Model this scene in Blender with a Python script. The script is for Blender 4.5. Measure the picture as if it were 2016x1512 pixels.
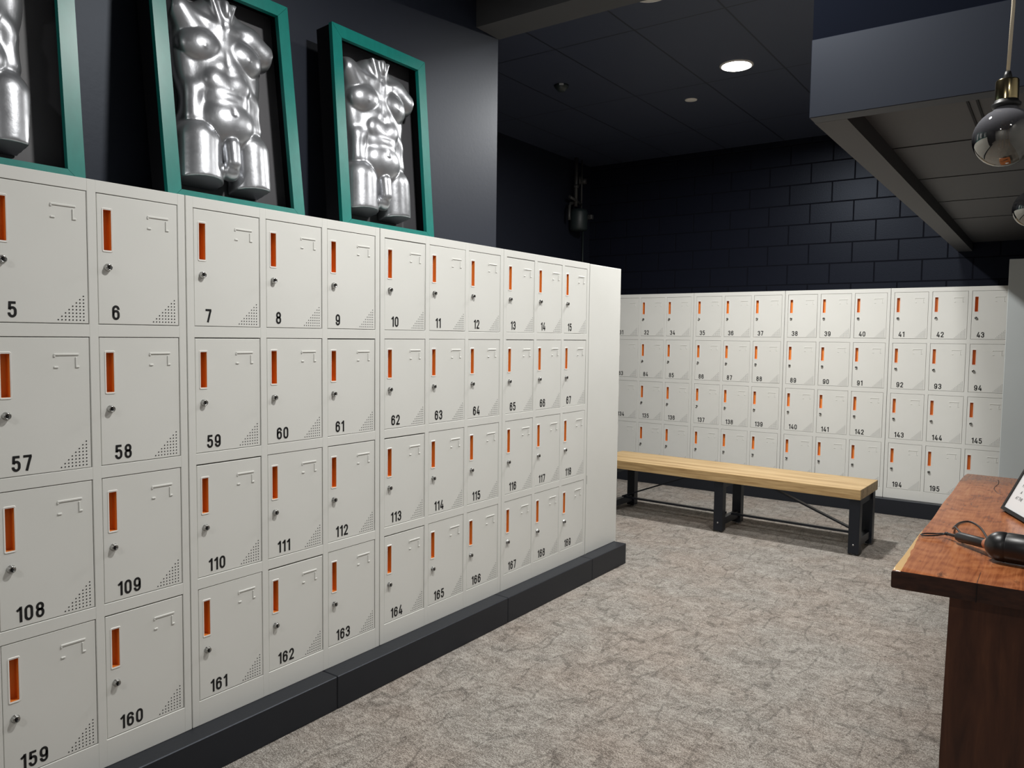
import bpy, bmesh, math, random
import numpy as np
from mathutils import Vector, Matrix

for o in list(bpy.data.objects):
    bpy.data.objects.remove(o)
C = bpy.context.scene.collection
SC = bpy.context.scene
PI = math.pi
random.seed(7)

# ------------------------------------------------------------------ camera
CAM = Vector((2.3905, -1.5006, 1.5096))
YAW, PITCH, ROLL, FPX = -0.61990, -0.06200, -0.01200, 1507.54
_f = Vector((math.sin(YAW)*math.cos(PITCH), math.cos(YAW)*math.cos(PITCH), math.sin(PITCH)))
_r = Vector((math.cos(YAW), -math.sin(YAW), 0))
_d = _f.cross(_r)
_r2 = _r*math.cos(ROLL) + _d*math.sin(ROLL)
_d2 = -_r*math.sin(ROLL) + _d*math.cos(ROLL)
cd = bpy.data.cameras.new('camera')
cd.sensor_width = 36.0
cd.lens = FPX/2016*36
cd.clip_start = 0.02
cam = bpy.data.objects.new('camera', cd)
C.objects.link(cam)
m = Matrix.Identity(4)
for i in range(3):
    m[i][0] = _r2[i]; m[i][1] = -_d2[i]; m[i][2] = -_f[i]; m[i][3] = CAM[i]
cam.matrix_world = m
SC.camera = cam

# ------------------------------------------------------------------ world, exposure, lamps and an added fill light outside the frame
w = bpy.data.worlds.new('world'); SC.world = w
w.use_nodes = True
w.node_tree.nodes['Background'].inputs[0].default_value = (0.5, 0.55, 0.65, 1)
w.node_tree.nodes['Background'].inputs[1].default_value = 0.02
vs = SC.view_settings
SC.display_settings.display_device = 'sRGB'
vs.view_transform = 'Standard'; vs.look = 'None'; vs.gamma = 1.0; vs.use_curve_mapping = False
vs.exposure = 0.08

def lamp(name, loc, power, size=0.21, col=(1.0, 0.985, 0.95), spread=PI):
    l = bpy.data.lights.new(name, 'AREA')
    l.shape = 'DISK'; l.size = size; l.energy = power; l.color = col; l.spread = spread
    o = bpy.data.objects.new(name, l); C.objects.link(o)
    o.location = loc
    return o
DOWNLIGHT_STRENGTH = 920.0
lamp('downlight_lamp_aisle', (1.35, 0.72, 3.44), 54)
lamp('fill_light_middle', (1.48, 2.55, 3.44), 40)  # added fill to even out the lockers, not a real downlight
lamp('downlight_lamp_foyer', (1.5, -3.4, 3.44), 32)
lamp('downlight_lamp_reception', (3.2, -1.6, 3.44), 5)

# ------------------------------------------------------------------ dimensions
CEIL = 3.47
Y0 = -0.037; UW = 0.90
ZB, ZT = 0.1361, 1.9661
DT = [1.9294 - 0.43630*k for k in range(4)]; DH = 0.3985
DX = [0.0285, 0.3188, 0.6091]; DW = 0.2635
LD = 0.418
YB = 5.8476; X0 = -0.6227
WALLX = -0.435; WALLY = 6.30

# ------------------------------------------------------------------ material helpers
def mat(name, col, rough=0.5, metal=0.0, spec=0.5):
    mm = bpy.data.materials.new(name); mm.use_nodes = True
    b = mm.node_tree.nodes['Principled BSDF']
    b.inputs['Base Color'].default_value = (*col, 1)
    b.inputs['Roughness'].default_value = rough
    b.inputs['Metallic'].default_value = metal
    b.inputs['Specular IOR Level'].default_value = spec
    return mm
class NT:
    def __init__(s, mm):
        s.t = mm.node_tree; s.b = s.t.nodes['Principled BSDF']
        s.tc = s.t.nodes.new('ShaderNodeTexCoord')
    def n(s, typ, **kw):
        x = s.t.nodes.new(typ)
        for k, v in kw.items():
            if k.startswith('i_'):
                x.inputs[k[2:].replace('_', ' ')].default_value = v
            else:
                setattr(x, k, v)
        return x
    def l(s, a, b): s.t.links.new(a, b)
    def mapping(s, scale=(1, 1, 1), rot=(0, 0, 0), loc=(0, 0, 0), src=None):
        x = s.n('ShaderNodeMapping')
        x.inputs['Scale'].default_value = scale; x.inputs['Rotation'].default_value = rot; x.inputs['Location'].default_value = loc
        s.l(src or s.tc.outputs['Object'], x.inputs['Vector']); return x.outputs[0]
    def noise(s, vec, scale, detail=3, rough=0.55, dist=0.0):
        x = s.n('ShaderNodeTexNoise'); x.inputs['Scale'].default_value = scale; x.inputs['Detail'].default_value = detail
        x.inputs['Roughness'].default_value = rough; x.inputs['Distortion'].default_value = dist
        s.l(vec, x.inputs['Vector']); return x.outputs[0]
    def ramp(s, fac, stops, interp='LINEAR'):
        x = s.n('ShaderNodeValToRGB'); e = x.color_ramp.elements; x.color_ramp.interpolation = interp
        while len(e) < len(stops): e.new(0.5)
        for el, (p, c) in zip(e, stops):
            el.position = p; el.color = (*c, 1) if len(c) == 3 else c
        s.l(fac, x.inputs[0]); return x.outputs[0]
    def mix(s, fac, a, b, mode='MIX'):
        x = s.n('ShaderNodeMix', data_type='RGBA', blend_type=mode)
        for i, v in ((0, fac), (6, a), (7, b)):
            if hasattr(v, 'links'): s.l(v, x.inputs[i])
            else: x.inputs[i].default_value = v if i == 0 or len(v) == 4 else (*v, 1)
        return x.outputs[2]
    def math(s, op, a, b=None, c=None):
        x = s.n('ShaderNodeMath', operation=op)
        for i, v in enumerate((a, b, c)):
            if v is None: continue
            if hasattr(v, 'links'): s.l(v, x.inputs[i])
            else: x.inputs[i].default_value = v
        return x.outputs[0]
    def sep(s, vec):
        x = s.n('ShaderNodeSeparateXYZ'); s.l(vec, x.inputs[0]); return x.outputs
    def color(s, c): s.l(c, s.b.inputs['Base Color'])
    def bump(s, h, strength=0.3, dist=0.01):
        x = s.n('ShaderNodeBump'); x.inputs['Strength'].default_value = strength; x.inputs['Distance'].default_value = dist
        s.l(h, x.inputs['Height']); s.l(x.outputs[0], s.b.inputs['Normal'])

# ------------------------------------------------------------------ materials
M = {}
M['white'] = mat('locker_white_enamel', (0.78, 0.78, 0.745), 0.42)
t = NT(M['white']); n = t.noise(t.tc.outputs['Object'], 3.0, 2)
t.color(t.ramp(n, [(0.3, (0.765, 0.768, 0.733)), (0.7, (0.79, 0.793, 0.76))]))
M['rim'] = mat('handle_rim_white', (0.86, 0.84, 0.80), 0.35)
M['orange'] = mat('handle_orange', (0.80, 0.27, 0.045), 0.45)
M['black'] = mat('matte_black', (0.004, 0.004, 0.006), 0.7, spec=0.2)
M['ink'] = mat('number_black', (0.008, 0.008, 0.009), 0.5)
M['hole'] = mat('hole_black', (0.012, 0.012, 0.012), 0.9)
M['chrome'] = mat('lock_chrome', (0.45, 0.45, 0.44), 0.22, 1.0)
M['navy'] = mat('wall_black_satin', (0.008, 0.010, 0.019), 0.52, spec=0.55)
t = NT(M['navy']); n = t.noise(t.mapping((1, 1, 1)), 45, 3)
t.bump(n, 0.08, 0.004)
M['navy_matte'] = mat('black_matte_paint', (0.006, 0.007, 0.013), 0.6, spec=0.35)
M['soffit'] = mat('soffit_black', (0.055, 0.055, 0.057), 0.6, spec=0.4)
M['fascia'] = mat('fascia_black', (0.009, 0.011, 0.018), 0.5, spec=0.3)
M['fascia_upper'] = mat('bulkhead_upper_shaded', (0.002, 0.003, 0.007), 0.8, spec=0.05)  # shadow on the upper bulkhead face, put into a darker colour
M['plinth'] = mat('plinth_black', (0.012, 0.013, 0.017), 0.45)
t = NT(M['plinth']); n = t.noise(t.mapping((1, 1, 1)), 60, 3); t.bump(n, 0.1, 0.003)
M['greywall'] = mat('grey_paint', (0.40, 0.40, 0.40), 0.6)
M['teal'] = mat('frame_teal', (0.003, 0.185, 0.16), 0.36)
t = NT(M['teal']); n = t.noise(t.mapping((30, 6, 3)), 6, 3); t.color(t.ramp(n, [(0.35, (0.002, 0.175, 0.15)), (0.7, (0.004, 0.20, 0.17))]))
M['panel'] = mat('box_back_grey', (0.085, 0.084, 0.092), 0.5)
M['silver'] = mat('silver_paint', (0.41, 0.42, 0.445), 0.34, 0.78)
t = NT(M['silver']); n = t.noise(t.mapping((1, 1, 1)), 14, 4); n2 = t.noise(t.mapping((1, 1, 1)), 160, 2)
t.l(t.ramp(n, [(0.3, (0.29,)*3), (0.7, (0.40,)*3)]), t.b.inputs['Roughness']); t.bump(t.math('ADD', n, t.math('MULTIPLY', n2, 0.06)), 0.12, 0.01)
M['steel'] = mat('bench_black_steel', (0.009, 0.010, 0.014), 0.42)
M['bolt'] = mat('bolt_steel', (0.45, 0.45, 0.45), 0.3, 1.0)
M['grey_panel'] = mat('grey_partition', (0.60, 0.645, 0.655), 0.5)
M['brass'] = mat('brass_gold', (0.62, 0.50, 0.27), 0.16, 1.0)
M['rubber'] = mat('black_rubber', (0.012, 0.012, 0.013), 0.45)
M['cord'] = mat('cream_cord', (0.78, 0.68, 0.52), 0.8)
t = NT(M['cord']); wv = t.n('ShaderNodeTexWave'); wv.inputs['Scale'].default_value = 220; t.l(t.mapping((1, 1, 1), (0.6, 0.4, 0)), wv.inputs['Vector']); t.bump(wv.outputs['Fac'], 0.3, 0.002)
M['leather'] = mat('black_leather', (0.010, 0.010, 0.011), 0.36)
t = NT(M['leather']); vo = t.n('ShaderNodeTexVoronoi'); vo.inputs['Scale'].default_value = 900; t.l(t.tc.outputs['Object'], vo.inputs['Vector']); t.bump(vo.outputs['Distance'], 0.12, 0.0005)
M['collar'] = mat('pinkish_wood', (0.50, 0.19, 0.10), 0.4)
M['paper'] = mat('paper_white', (0.86, 0.87, 0.88), 0.6)
M['frame_black'] = mat('sign_frame_black', (0.010, 0.010, 0.011), 0.3)
M['pipe'] = mat('dull_pipe', (0.035, 0.035, 0.034), 0.5)
M['pipe_dark'] = mat('dark_housing', (0.012, 0.019, 0.02), 0.5)
M['offwhite'] = mat('offwhite_plastic', (0.66, 0.63, 0.58), 0.5)
M['label'] = mat('label_grey', (0.45, 0.45, 0.45), 0.5)

for k_ in ('navy', 'fascia', 'fascia_upper', 'navy_matte', 'plinth', 'steel'):
    M[k_].node_tree.nodes['Principled BSDF'].inputs['Specular Tint'].default_value = (0.80, 0.88, 1.0, 1)

# floor carpet
M['carpet'] = mat('carpet_grey', (0.2, 0.19, 0.17), 0.95, spec=0.1)
t = NT(M['carpet'])
P = t.tc.outputs['Object']
warp = t.n('ShaderNodeTexNoise'); warp.inputs['Scale'].default_value = 3.0; t.l(P, warp.inputs['Vector'])
wmix = t.n('ShaderNodeVectorMath', operation='MULTIPLY_ADD'); t.l(warp.outputs['Color'], wmix.inputs[0]); wmix.inputs[1].default_value = (0.12, 0.12, 0); t.l(P, wmix.inputs[2])
PW = wmix.outputs[0]
a = t.noise(t.mapping((3.2, 20, 1), (0, 0, 0.25), src=PW), 1.5, 4, 0.65)
b = t.noise(t.mapping((22, 3.6, 1), (0, 0, -0.55), src=PW), 1.3, 4, 0.6)
c = t.noise(t.mapping((1, 1.25, 1), (0, 0, 0.4), src=PW), 8.5, 5, 0.66)
big = t.math('ADD', t.math('MULTIPLY', a, 0.20), t.math('ADD', t.math('MULTIPLY', b, 0.20), t.math('MULTIPLY', c, 0.60)))
pile = t.noise(t.mapping((110, 260, 1), (0, 0, 0.6)), 1.0, 1, 0.5)
pile2 = t.noise(P, 230, 1, 0.5)
pl = t.math('ADD', t.math('MULTIPLY', pile, 0.45), t.math('MULTIPLY', pile2, 0.55))
mid = t.noise(t.mapping((1, 1.9, 1), (0, 0, 0.3), src=PW), 30, 4, 0.7)
fac = t.math('ADD', t.math('MULTIPLY_ADD', t.math('SUBTRACT', big, 0.5), 1.1, 0.52), t.math('ADD', t.math('MULTIPLY', t.math('SUBTRACT', pl, 0.5), 2.2), t.math('MULTIPLY', t.math('SUBTRACT', mid, 0.5), 1.0)))
base = t.ramp(fac, [(0.26, (0.140, 0.124, 0.110)), (0.44, (0.225, 0.206, 0.186)), (0.57, (0.295, 0.275, 0.250)), (0.76, (0.43, 0.41, 0.375))])
tone = t.noise(P, 1.7, 3)
base = t.mix(t.ramp(tone, [(0.4, (0,)*3), (0.62, (1,)*3)]), base, t.mix(1.0, base, (1.0, 0.94, 0.91), 'MULTIPLY'))
crv = t.n('ShaderNodeTexVoronoi', feature='DISTANCE_TO_EDGE'); crv.inputs['Scale'].default_value = 6.0
t.l(t.mapping((1.5, 0.45, 1), (0, 0, 0.35), src=PW), crv.inputs['Vector'])
brk = t.noise(P, 9, 2)
crw = t.math('ADD', crv.outputs['Distance'], t.math('MULTIPLY', t.math('GREATER_THAN', brk, 0.49), 0.05))
crm = t.ramp(crw, [(0.0, (0.70,)*3), (0.024, (0.76,)*3), (0.045, (1, 1, 1))])
t.color(t.mix(1.0, base, t.mix(1.0, base, crm, 'MULTIPLY')))
t.bump(pl, 0.5, 0.004)

# concrete block wall, block = 0.3967 x 0.198, joints painted over
M['block'] = mat('block_wall_black', (0.011, 0.012, 0.018), 0.40, spec=0.17)
t = NT(M['block'])
mp = t.n('ShaderNodeMapping'); t.l(t.tc.outputs['Object'], mp.inputs['Vector'])
mp.inputs['Rotation'].default_value = (PI/2, 0, 0)
br = t.n('ShaderNodeTexBrick'); br.offset = 0.5; br.squash = 1.0
for k, v in (('Scale', 1.0), ('Mortar Size', 0.0065), ('Mortar Smooth', 0.35), ('Bias', 0.0), ('Brick Width', 0.3967), ('Row Height', 0.1945)):
    br.inputs[k].default_value = v
BRICK_MAP = mp
t.l(mp.outputs[0], br.inputs['Vector'])
nz = t.noise(t.tc.outputs['Object'], 90, 3, 0.6)
hh = t.math('SUBTRACT', t.math('MULTIPLY', nz, 0.10), br.outputs['Fac'])
t.bump(hh, 0.9, 0.006)
t.l(t.math('ADD', 0.38, t.math('MULTIPLY', br.outputs['Fac'], 0.4)), t.b.inputs['Roughness'])
t.color(t.mix(br.outputs['Fac'], (0.007, 0.008, 0.014), (0.003, 0.003, 0.006)))

# ceiling tiles 0.595 x 1.22 painted black
M['ceiling'] = mat('ceiling_tiles_black', (0.034, 0.040, 0.062), 0.5, spec=0.45)
t = NT(M['ceiling'])
s = t.sep(t.tc.outputs['Object'])
def gridline(co, off, pitch, wd):
    q = t.math('FRACT', t.math('DIVIDE', t.math('SUBTRACT', co, off), pitch))
    q = t.math('MULTIPLY', t.math('MINIMUM', q, t.math('SUBTRACT', 1.0, q)), pitch)
    return t.math('LESS_THAN', q, wd)
gx = gridline(s[0], 0.088-6*0.595, 0.595, 0.006); gy = gridline(s[1], 3.021-12*1.22, 1.22, 0.006)
gl = t.math('MAXIMUM', gx, gy)
nz = t.noise(t.tc.outputs['Object'], 160, 2)
t.bump(t.math('ADD', t.math('MULTIPLY', gl, -1.0), t.math('MULTIPLY', nz, 0.12)), 0.5, 0.004)
t.color(t.mix(gl, (0.034, 0.040, 0.062), (0.006, 0.007, 0.011)))

for k_ in ('block', 'ceiling'):
    M[k_].node_tree.nodes['Principled BSDF'].inputs['Specular Tint'].default_value = (0.72, 0.82, 1.0, 1)
# bench oak
M['oak'] = mat('bench_oak', (0.5, 0.34, 0.17), 0.45)
t = NT(M['oak'])
g = t.noise(t.mapping((1.6, 26, 26)), 2.0, 5, 0.6, 0.3)
s = t.sep(t.tc.outputs['Object'])
lam = t.math('FLOOR', t.math('DIVIDE', s[1], 0.042))
wn = t.n('ShaderNodeTexWhiteNoise', noise_dimensions='1D'); t.l(lam, wn.inputs['W'])
f2 = t.math('ADD', t.math('MULTIPLY', g, 0.8), t.math('MULTIPLY', t.math('SUBTRACT', wn.outputs['Value'], 0.5), 0.22))
t.color(t.ramp(f2, [(0.22, (0.36, 0.22, 0.09)), (0.42, (0.56, 0.385, 0.185)), (0.62, (0.66, 0.475, 0.25))]))
t.bump(g, 0.08, 0.003)

# counter red wood, grain along y, arcs towards the near end; sapwood strip on the live edge
M['redwood'] = mat('counter_red_wood', (0.3, 0.09, 0.035), 0.26)
t = NT(M['redwood'])
O = t.tc.outputs['Object']
s = t.sep(O)
wv = t.n('ShaderNodeTexWave', wave_type='RINGS', rings_direction='Z'); wv.inputs['Scale'].default_value = 11.0; wv.inputs['Distortion'].default_value = 7.0
wv.inputs['Detail'].default_value = 3.0; wv.inputs['Detail Scale'].default_value = 1.6
t.l(t.mapping((1.0, 0.42, 0.3), (0, 0, 0.12), (-0.02, -0.55, 0)), wv.inputs['Vector'])
g = t.noise(t.mapping((30, 1.5, 30), (0, 0, 0.05)), 3.0, 6, 0.65, 0.9)
bl = t.noise(t.mapping((5, 3, 5)), 1.6, 4, 0.6, 1.0)
fw = t.math('ADD', t.math('MULTIPLY', wv.outputs['Fac'], 0.055), t.math('ADD', t.math('MULTIPLY', g, 0.46), t.math('MULTIPLY', bl, 0.53)))
red = t.ramp(fw, [(0.30, (0.13, 0.034, 0.013)), (0.44, (0.31, 0.090, 0.031)), (0.56, (0.48, 0.165, 0.060)), (0.74, (0.60, 0.26, 0.11))])
kn = t.noise(t.mapping((26, 9, 9), (0, 0, 0.2)), 1.0, 3, 0.6, 0.8)
red = t.mix(t.ramp(kn, [(0.62, (0, 0, 0)), (0.74, (0.75,)*3)]), red, (0.07, 0.018, 0.008))
edge = t.math('ADD', s[0], t.math('MULTIPLY', t.math('SUBTRACT', bl, 0.5), 0.02))
lim = t.math('MULTIPLY', t.math('SUBTRACT', 0.42, s[1]), 0.042)            # sapwood widens at the near corner
sap = t.math('LESS_THAN', edge, t.math('ADD', 0.006, t.math('MAXIMUM', t.math('MINIMUM', lim, 0.013), -0.02)))
sap = t.math('MULTIPLY', sap, t.math('GREATER_THAN', s[2], 0.905))
sap = t.math('MULTIPLY', sap, t.math('GREATER_THAN', s[1], 0.008))
t.color(t.mix(sap, red, (0.72, 0.46, 0.20)))
t.bump(g, 0.08, 0.003)
M['endgrain_shaded'] = mat('counter_end_grain_shaded', (0.05, 0.015, 0.008), 0.45)  # end grain, darkened further for the unlit near face of the slab
t = NT(M['endgrain_shaded']); g = t.noise(t.mapping((10, 10, 30)), 3.0, 4)
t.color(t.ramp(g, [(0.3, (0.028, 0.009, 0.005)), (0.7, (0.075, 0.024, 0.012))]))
M['legwood_shaded'] = mat('counter_leg_wood_shaded', (0.12, 0.04, 0.02), 0.4)  # leg wood darkened: shade below the slab is put into its colour
t = NT(M['legwood_shaded'])
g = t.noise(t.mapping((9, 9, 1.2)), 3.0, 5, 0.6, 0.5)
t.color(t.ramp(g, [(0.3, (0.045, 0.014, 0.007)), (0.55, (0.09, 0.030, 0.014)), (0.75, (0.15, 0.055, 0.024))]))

# lamp glass: smoky, half mirrored
M['lens'] = bpy.data.materials.new('downlight_lens'); M['lens'].use_nodes = True
nt = M['lens'].node_tree; nt.nodes.clear()
em = nt.nodes.new('ShaderNodeEmission'); em.inputs[0].default_value = (1.0, 0.985, 0.95, 1); em.inputs[1].default_value = DOWNLIGHT_STRENGTH
ou = nt.nodes.new('ShaderNodeOutputMaterial'); nt.links.new(em.outputs[0], ou.inputs[0])
M['bulb'] = bpy.data.materials.new('bulb_smoked_glass'); M['bulb'].use_nodes = True
nt = M['bulb'].node_tree; nt.nodes.clear()
gl_ = nt.nodes.new('ShaderNodeBsdfGlossy'); gl_.inputs['Color'].default_value = (0.46, 0.45, 0.42, 1); gl_.inputs['Roughness'].default_value = 0.03
tr = nt.nodes.new('ShaderNodeBsdfTransparent'); tr.inputs['Color'].default_value = (0.55, 0.53, 0.50, 1)
fr = nt.nodes.new('ShaderNodeFresnel'); fr.inputs['IOR'].default_value = 1.5
ma = nt.nodes.new('ShaderNodeMath'); ma.operation = 'MULTIPLY_ADD'; ma.inputs[1].default_value = 0.6; ma.inputs[2].default_value = 0.55
nt.links.new(fr.outputs[0], ma.inputs[0])
mx = nt.nodes.new('ShaderNodeMixShader'); ou = nt.nodes.new('ShaderNodeOutputMaterial')
nt.links.new(ma.outputs[0], mx.inputs[0]); nt.links.new(tr.outputs[0], mx.inputs[1]); nt.links.new(gl_.outputs[0], mx.inputs[2]); tc_ = nt.nodes.new('ShaderNodeTexCoord'); sx = nt.nodes.new('ShaderNodeSeparateXYZ'); mr = nt.nodes.new('ShaderNodeMapRange')
mr.inputs['From Min'].default_value = -0.012; mr.inputs['From Max'].default_value = 0.045; mr.inputs['To Max'].default_value = 0.75
df = nt.nodes.new('ShaderNodeBsdfDiffuse'); df.inputs['Color'].default_value = (0.19, 0.19, 0.21, 1); m2 = nt.nodes.new('ShaderNodeMixShader')
nt.links.new(tc_.outputs['Object'], sx.inputs[0]); nt.links.new(sx.outputs[2], mr.inputs['Value']); nt.links.new(mr.outputs[0], m2.inputs[0])
nt.links.new(mx.outputs[0], m2.inputs[1]); nt.links.new(df.outputs[0], m2.inputs[2]); nt.links.new(m2.outputs[0], ou.inputs[0])
M['filament'] = mat('filament_amber', (0.55, 0.30, 0.10), 0.4)

# ------------------------------------------------------------------ mesh helpers
class MB:
    def __init__(s): s.bm = bmesh.new()
    def face(s, pts, mi=0, smooth=False):
        vs_ = [s.bm.verts.new(p) for p in pts]
        f = s.bm.faces.new(vs_); f.material_index = mi; f.smooth = smooth
        return f
    def box(s, a, b, mi=0, bevel=0.0, seg=1):
        x0, y0, z0 = [min(p, q) for p, q in zip(a, b)]; x1, y1, z1 = [max(p, q) for p, q in zip(a, b)]
        v = [s.bm.verts.new(p) for p in ((x0, y0, z0), (x1, y0, z0), (x1, y1, z0), (x0, y1, z0), (x0, y0, z1), (x1, y0, z1), (x1, y1, z1), (x0, y1, z1))]
        fs = [s.bm.faces.new([v[i] for i in q]) for q in ((0, 3, 2, 1), (4, 5, 6, 7), (0, 1, 5, 4), (1, 2, 6, 5), (2, 3, 7, 6), (3, 0, 4, 7))]
        for f in fs: f.material_index = mi
        if bevel > 0:
            es = list({e for f in fs for e in f.edges})
            r_ = bmesh.ops.bevel(s.bm, geom=es, offset=bevel, segments=seg, affect='EDGES', profile=0.5)
            for f in r_['faces']: f.material_index = mi
    def prism(s, poly, axis, a, b, mi=0):
        """extrude a 2D polygon along axis ('x','y','z') from a to b"""
        def P(u, v, w_):
            return {'x': (w_, u, v), 'y': (u, w_, v), 'z': (u, v, w_)}[axis]
        lo = [s.bm.verts.new(P(u, v, a)) for u, v in poly]; hi = [s.bm.verts.new(P(u, v, b)) for u, v in poly]
        n_ = len(poly); fs = []
        for i in range(n_):
            j = (i+1) % n_; fs.append(s.bm.faces.new((lo[i], lo[j], hi[j], hi[i])))
        fs.append(s.bm.faces.new(lo[::-1])); fs.append(s.bm.faces.new(hi))
        for f in fs: f.material_index = mi
        return fs
    def bar(s, p, q, wdt, hgt, up=(0, 0, 1), mi=0):
        p = Vector(p); q = Vector(q); d = (q-p).normalized(); u = Vector(up)
        sd = d.cross(u).normalized(); u = sd.cross(d).normalized()
        vs_ = []
        for c0 in (p, q):
            for a_, b_ in ((-1, -1), (1, -1), (1, 1), (-1, 1)):
                vs_.append(s.bm.verts.new(c0 + sd*a_*wdt/2 + u*b_*hgt/2))
        for q_ in ((3, 2, 1, 0), (4, 5, 6, 7), (0, 1, 5, 4), (1, 2, 6, 5), (2, 3, 7, 6), (3, 0, 4, 7)):
            s.bm.faces.new([vs_[i] for i in q_]).material_index = mi
    def tube(s, pts, r, seg=12, mi=0, closed=False):
        pts = [Vector(p) for p in pts]; n_ = len(pts); rings = []
        up = Vector((0.13, 0.27, 0.95)).normalized()
        for i, p in enumerate(pts):
            if closed: d = pts[(i+1) % n_] - pts[i-1]
            else: d = pts[min(i+1, n_-1)] - pts[max(i-1, 0)]
            d.normalize()
            sd = d.cross(up)
            if sd.length < 1e-4: sd = d.cross(Vector((1, 0, 0)))
            sd.normalize(); u = sd.cross(d)
            rr = r[i] if isinstance(r, (list, tuple)) else r
            rings.append([s.bm.verts.new(p + sd*math.cos(2*PI*k/seg)*rr + u*math.sin(2*PI*k/seg)*rr) for k in range(seg)])
        for i in range(n_ if closed else n_-1):
            A, B = rings[i], rings[(i+1) % n_]
            for k in range(seg):
                f = s.bm.faces.new((A[k], A[(k+1) % seg], B[(k+1) % seg], B[k])); f.smooth = True; f.material_index = mi
        if not closed:
            s.bm.faces.new(rings[0][::-1]).material_index = mi; s.bm.faces.new(rings[-1]).material_index = mi
    def lathe(s, prof, origin, axis=(0, 0, 1), seg=32, mi=0, smooth=True):
        """prof: (radius, height) list"""
        o = Vector(origin); ax = Vector(axis).normalized()
        t1 = ax.cross(Vector((0, 0, 1)) if abs(ax.z) < 0.9 else Vector((1, 0, 0))).normalized(); t2 = ax.cross(t1)
        rings = []
        for r_, h_ in prof:
            if r_ < 1e-6: rings.append([s.bm.verts.new(o + ax*h_)])
            else: rings.append([s.bm.verts.new(o + ax*h_ + t1*math.cos(2*PI*k/seg)*r_ + t2*math.sin(2*PI*k/seg)*r_) for k in range(seg)])
        for A, B in zip(rings, rings[1:]):
            for k in range(seg):
                k2 = (k+1) % seg
                if len(A) == 1 and len(B) == 1: continue
                if len(A) == 1: f = s.bm.faces.new((A[0], B[k2], B[k]))
                elif len(B) == 1: f = s.bm.faces.new((A[k], A[k2], B[0]))
                else: f = s.bm.faces.new((A[k], A[k2], B[k2], B[k]))
                f.smooth = smooth; f.material_index = mi
    def mesh(s, name, mats):
        bmesh.ops.recalc_face_normals(s.bm, faces=s.bm.faces[:])
        me = bpy.data.meshes.new(name); s.bm.to_mesh(me); s.bm.free()
        for q in (mats if isinstance(mats, (list, tuple)) else [mats]): me.materials.append(q)
        return me
    def build(s, name, mats, parent=None, loc=None):
        return link(name, s.mesh(name, mats), parent, loc)

def link(name, me, parent=None, loc=None, rotz=0):
    o = bpy.data.objects.new(name, me); C.objects.link(o)
    if parent is not None: o.parent = parent
    if loc is not None: o.location = loc
    if rotz: o.rotation_euler = (0, 0, rotz)
    return o
def sharp(o, ang=35):
    me = o.data
    for p in me.polygons: p.use_smooth = True
    me.set_sharp_from_angle(angle=math.radians(ang))
def tag(o, label, cat, group=None):
    o['label'] = label; o['category'] = cat
    if group: o['group'] = group
    return o
def thing(name, label, cat, loc=(0, 0, 0), rotz=0, group=None):
    o = bpy.data.objects.new(name, None); C.objects.link(o)
    o.empty_display_size = 0.1; o.location = loc; o.rotation_euler = (0, 0, rotz)
    return tag(o, label, cat, group)
def struct(o):
    o['kind'] = 'structure'; return o

# ------------------------------------------------------------------ room shell
q = MB(); q.box((-2.3, -4.7, -0.1), (3.8, 6.5, 0.0)); struct(q.build('floor', M['carpet']))
q = MB(); q.box((-2.3, -4.7, CEIL), (3.8, 6.5, CEIL+0.1)); struct(q.build('ceiling', M['ceiling']))
q = MB(); q.box((-2.3, -4.7, 0.0), (WALLX, 2.272, CEIL)); struct(q.build('wall_left', M['navy']))
q = MB(); q.box((-2.3, WALLY, 0.0), (3.8, 6.5, CEIL)); struct(q.build('wall_back', M['block']))
BRICK_MAP.inputs['Location'].default_value = (0.2404, 0.107, 0)
q = MB(); q.box((-2.3, 2.272, 0.0), (-2.1, WALLY, CEIL)); struct(q.build('wall_far_left', M['navy_matte']))
q = MB(); q.box((3.6, -4.7, 0.0), (3.8, WALLY, CEIL)); struct(q.build('wall_right', M['greywall']))
q = MB(); q.box((WALLX, -4.7, 0.0), (3.6, -4.5, CEIL)); struct(q.build('wall_front', M['greywall']))
# ceiling beam near the end of the left wall
q = MB(); q.box((WALLX, 2.06, 3.288), (3.6, 2.28, CEIL)); struct(q.build('trim_1', M['soffit']))
# dropped bulkhead over the counter, with a recessed underside
BX, BY, BZ, RZ = 1.624, 1.38, 2.30, 2.375
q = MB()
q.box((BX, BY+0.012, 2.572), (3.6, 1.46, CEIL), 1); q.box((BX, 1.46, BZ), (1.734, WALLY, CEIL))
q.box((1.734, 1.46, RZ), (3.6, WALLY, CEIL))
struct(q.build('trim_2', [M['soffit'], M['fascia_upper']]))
q = MB(); q.box((BX, BY, BZ), (3.6, 1.46, 2.572), 0, 0.002); struct(q.build('trim_3', M['fascia']))
q = MB()
for yy in (2.347, 3.147, 3.95, 4.75):
    q.box((1.735, yy, RZ-0.0025), (3.6, yy+0.006, RZ-0.0005))
struct(q.build('trim_4', M['black']))
q = MB()
q.box((2.075, 1.50, RZ-0.004), (2.083, 2.18, RZ-0.0005)); q.box((2.105, 1.50, RZ-0.004), (2.113, 2.18, RZ-0.0005))
tag(q.build('slot_vent', M['black']), 'pair of thin black air slots in the underside of the bulkhead above the counter', 'vent')

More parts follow.
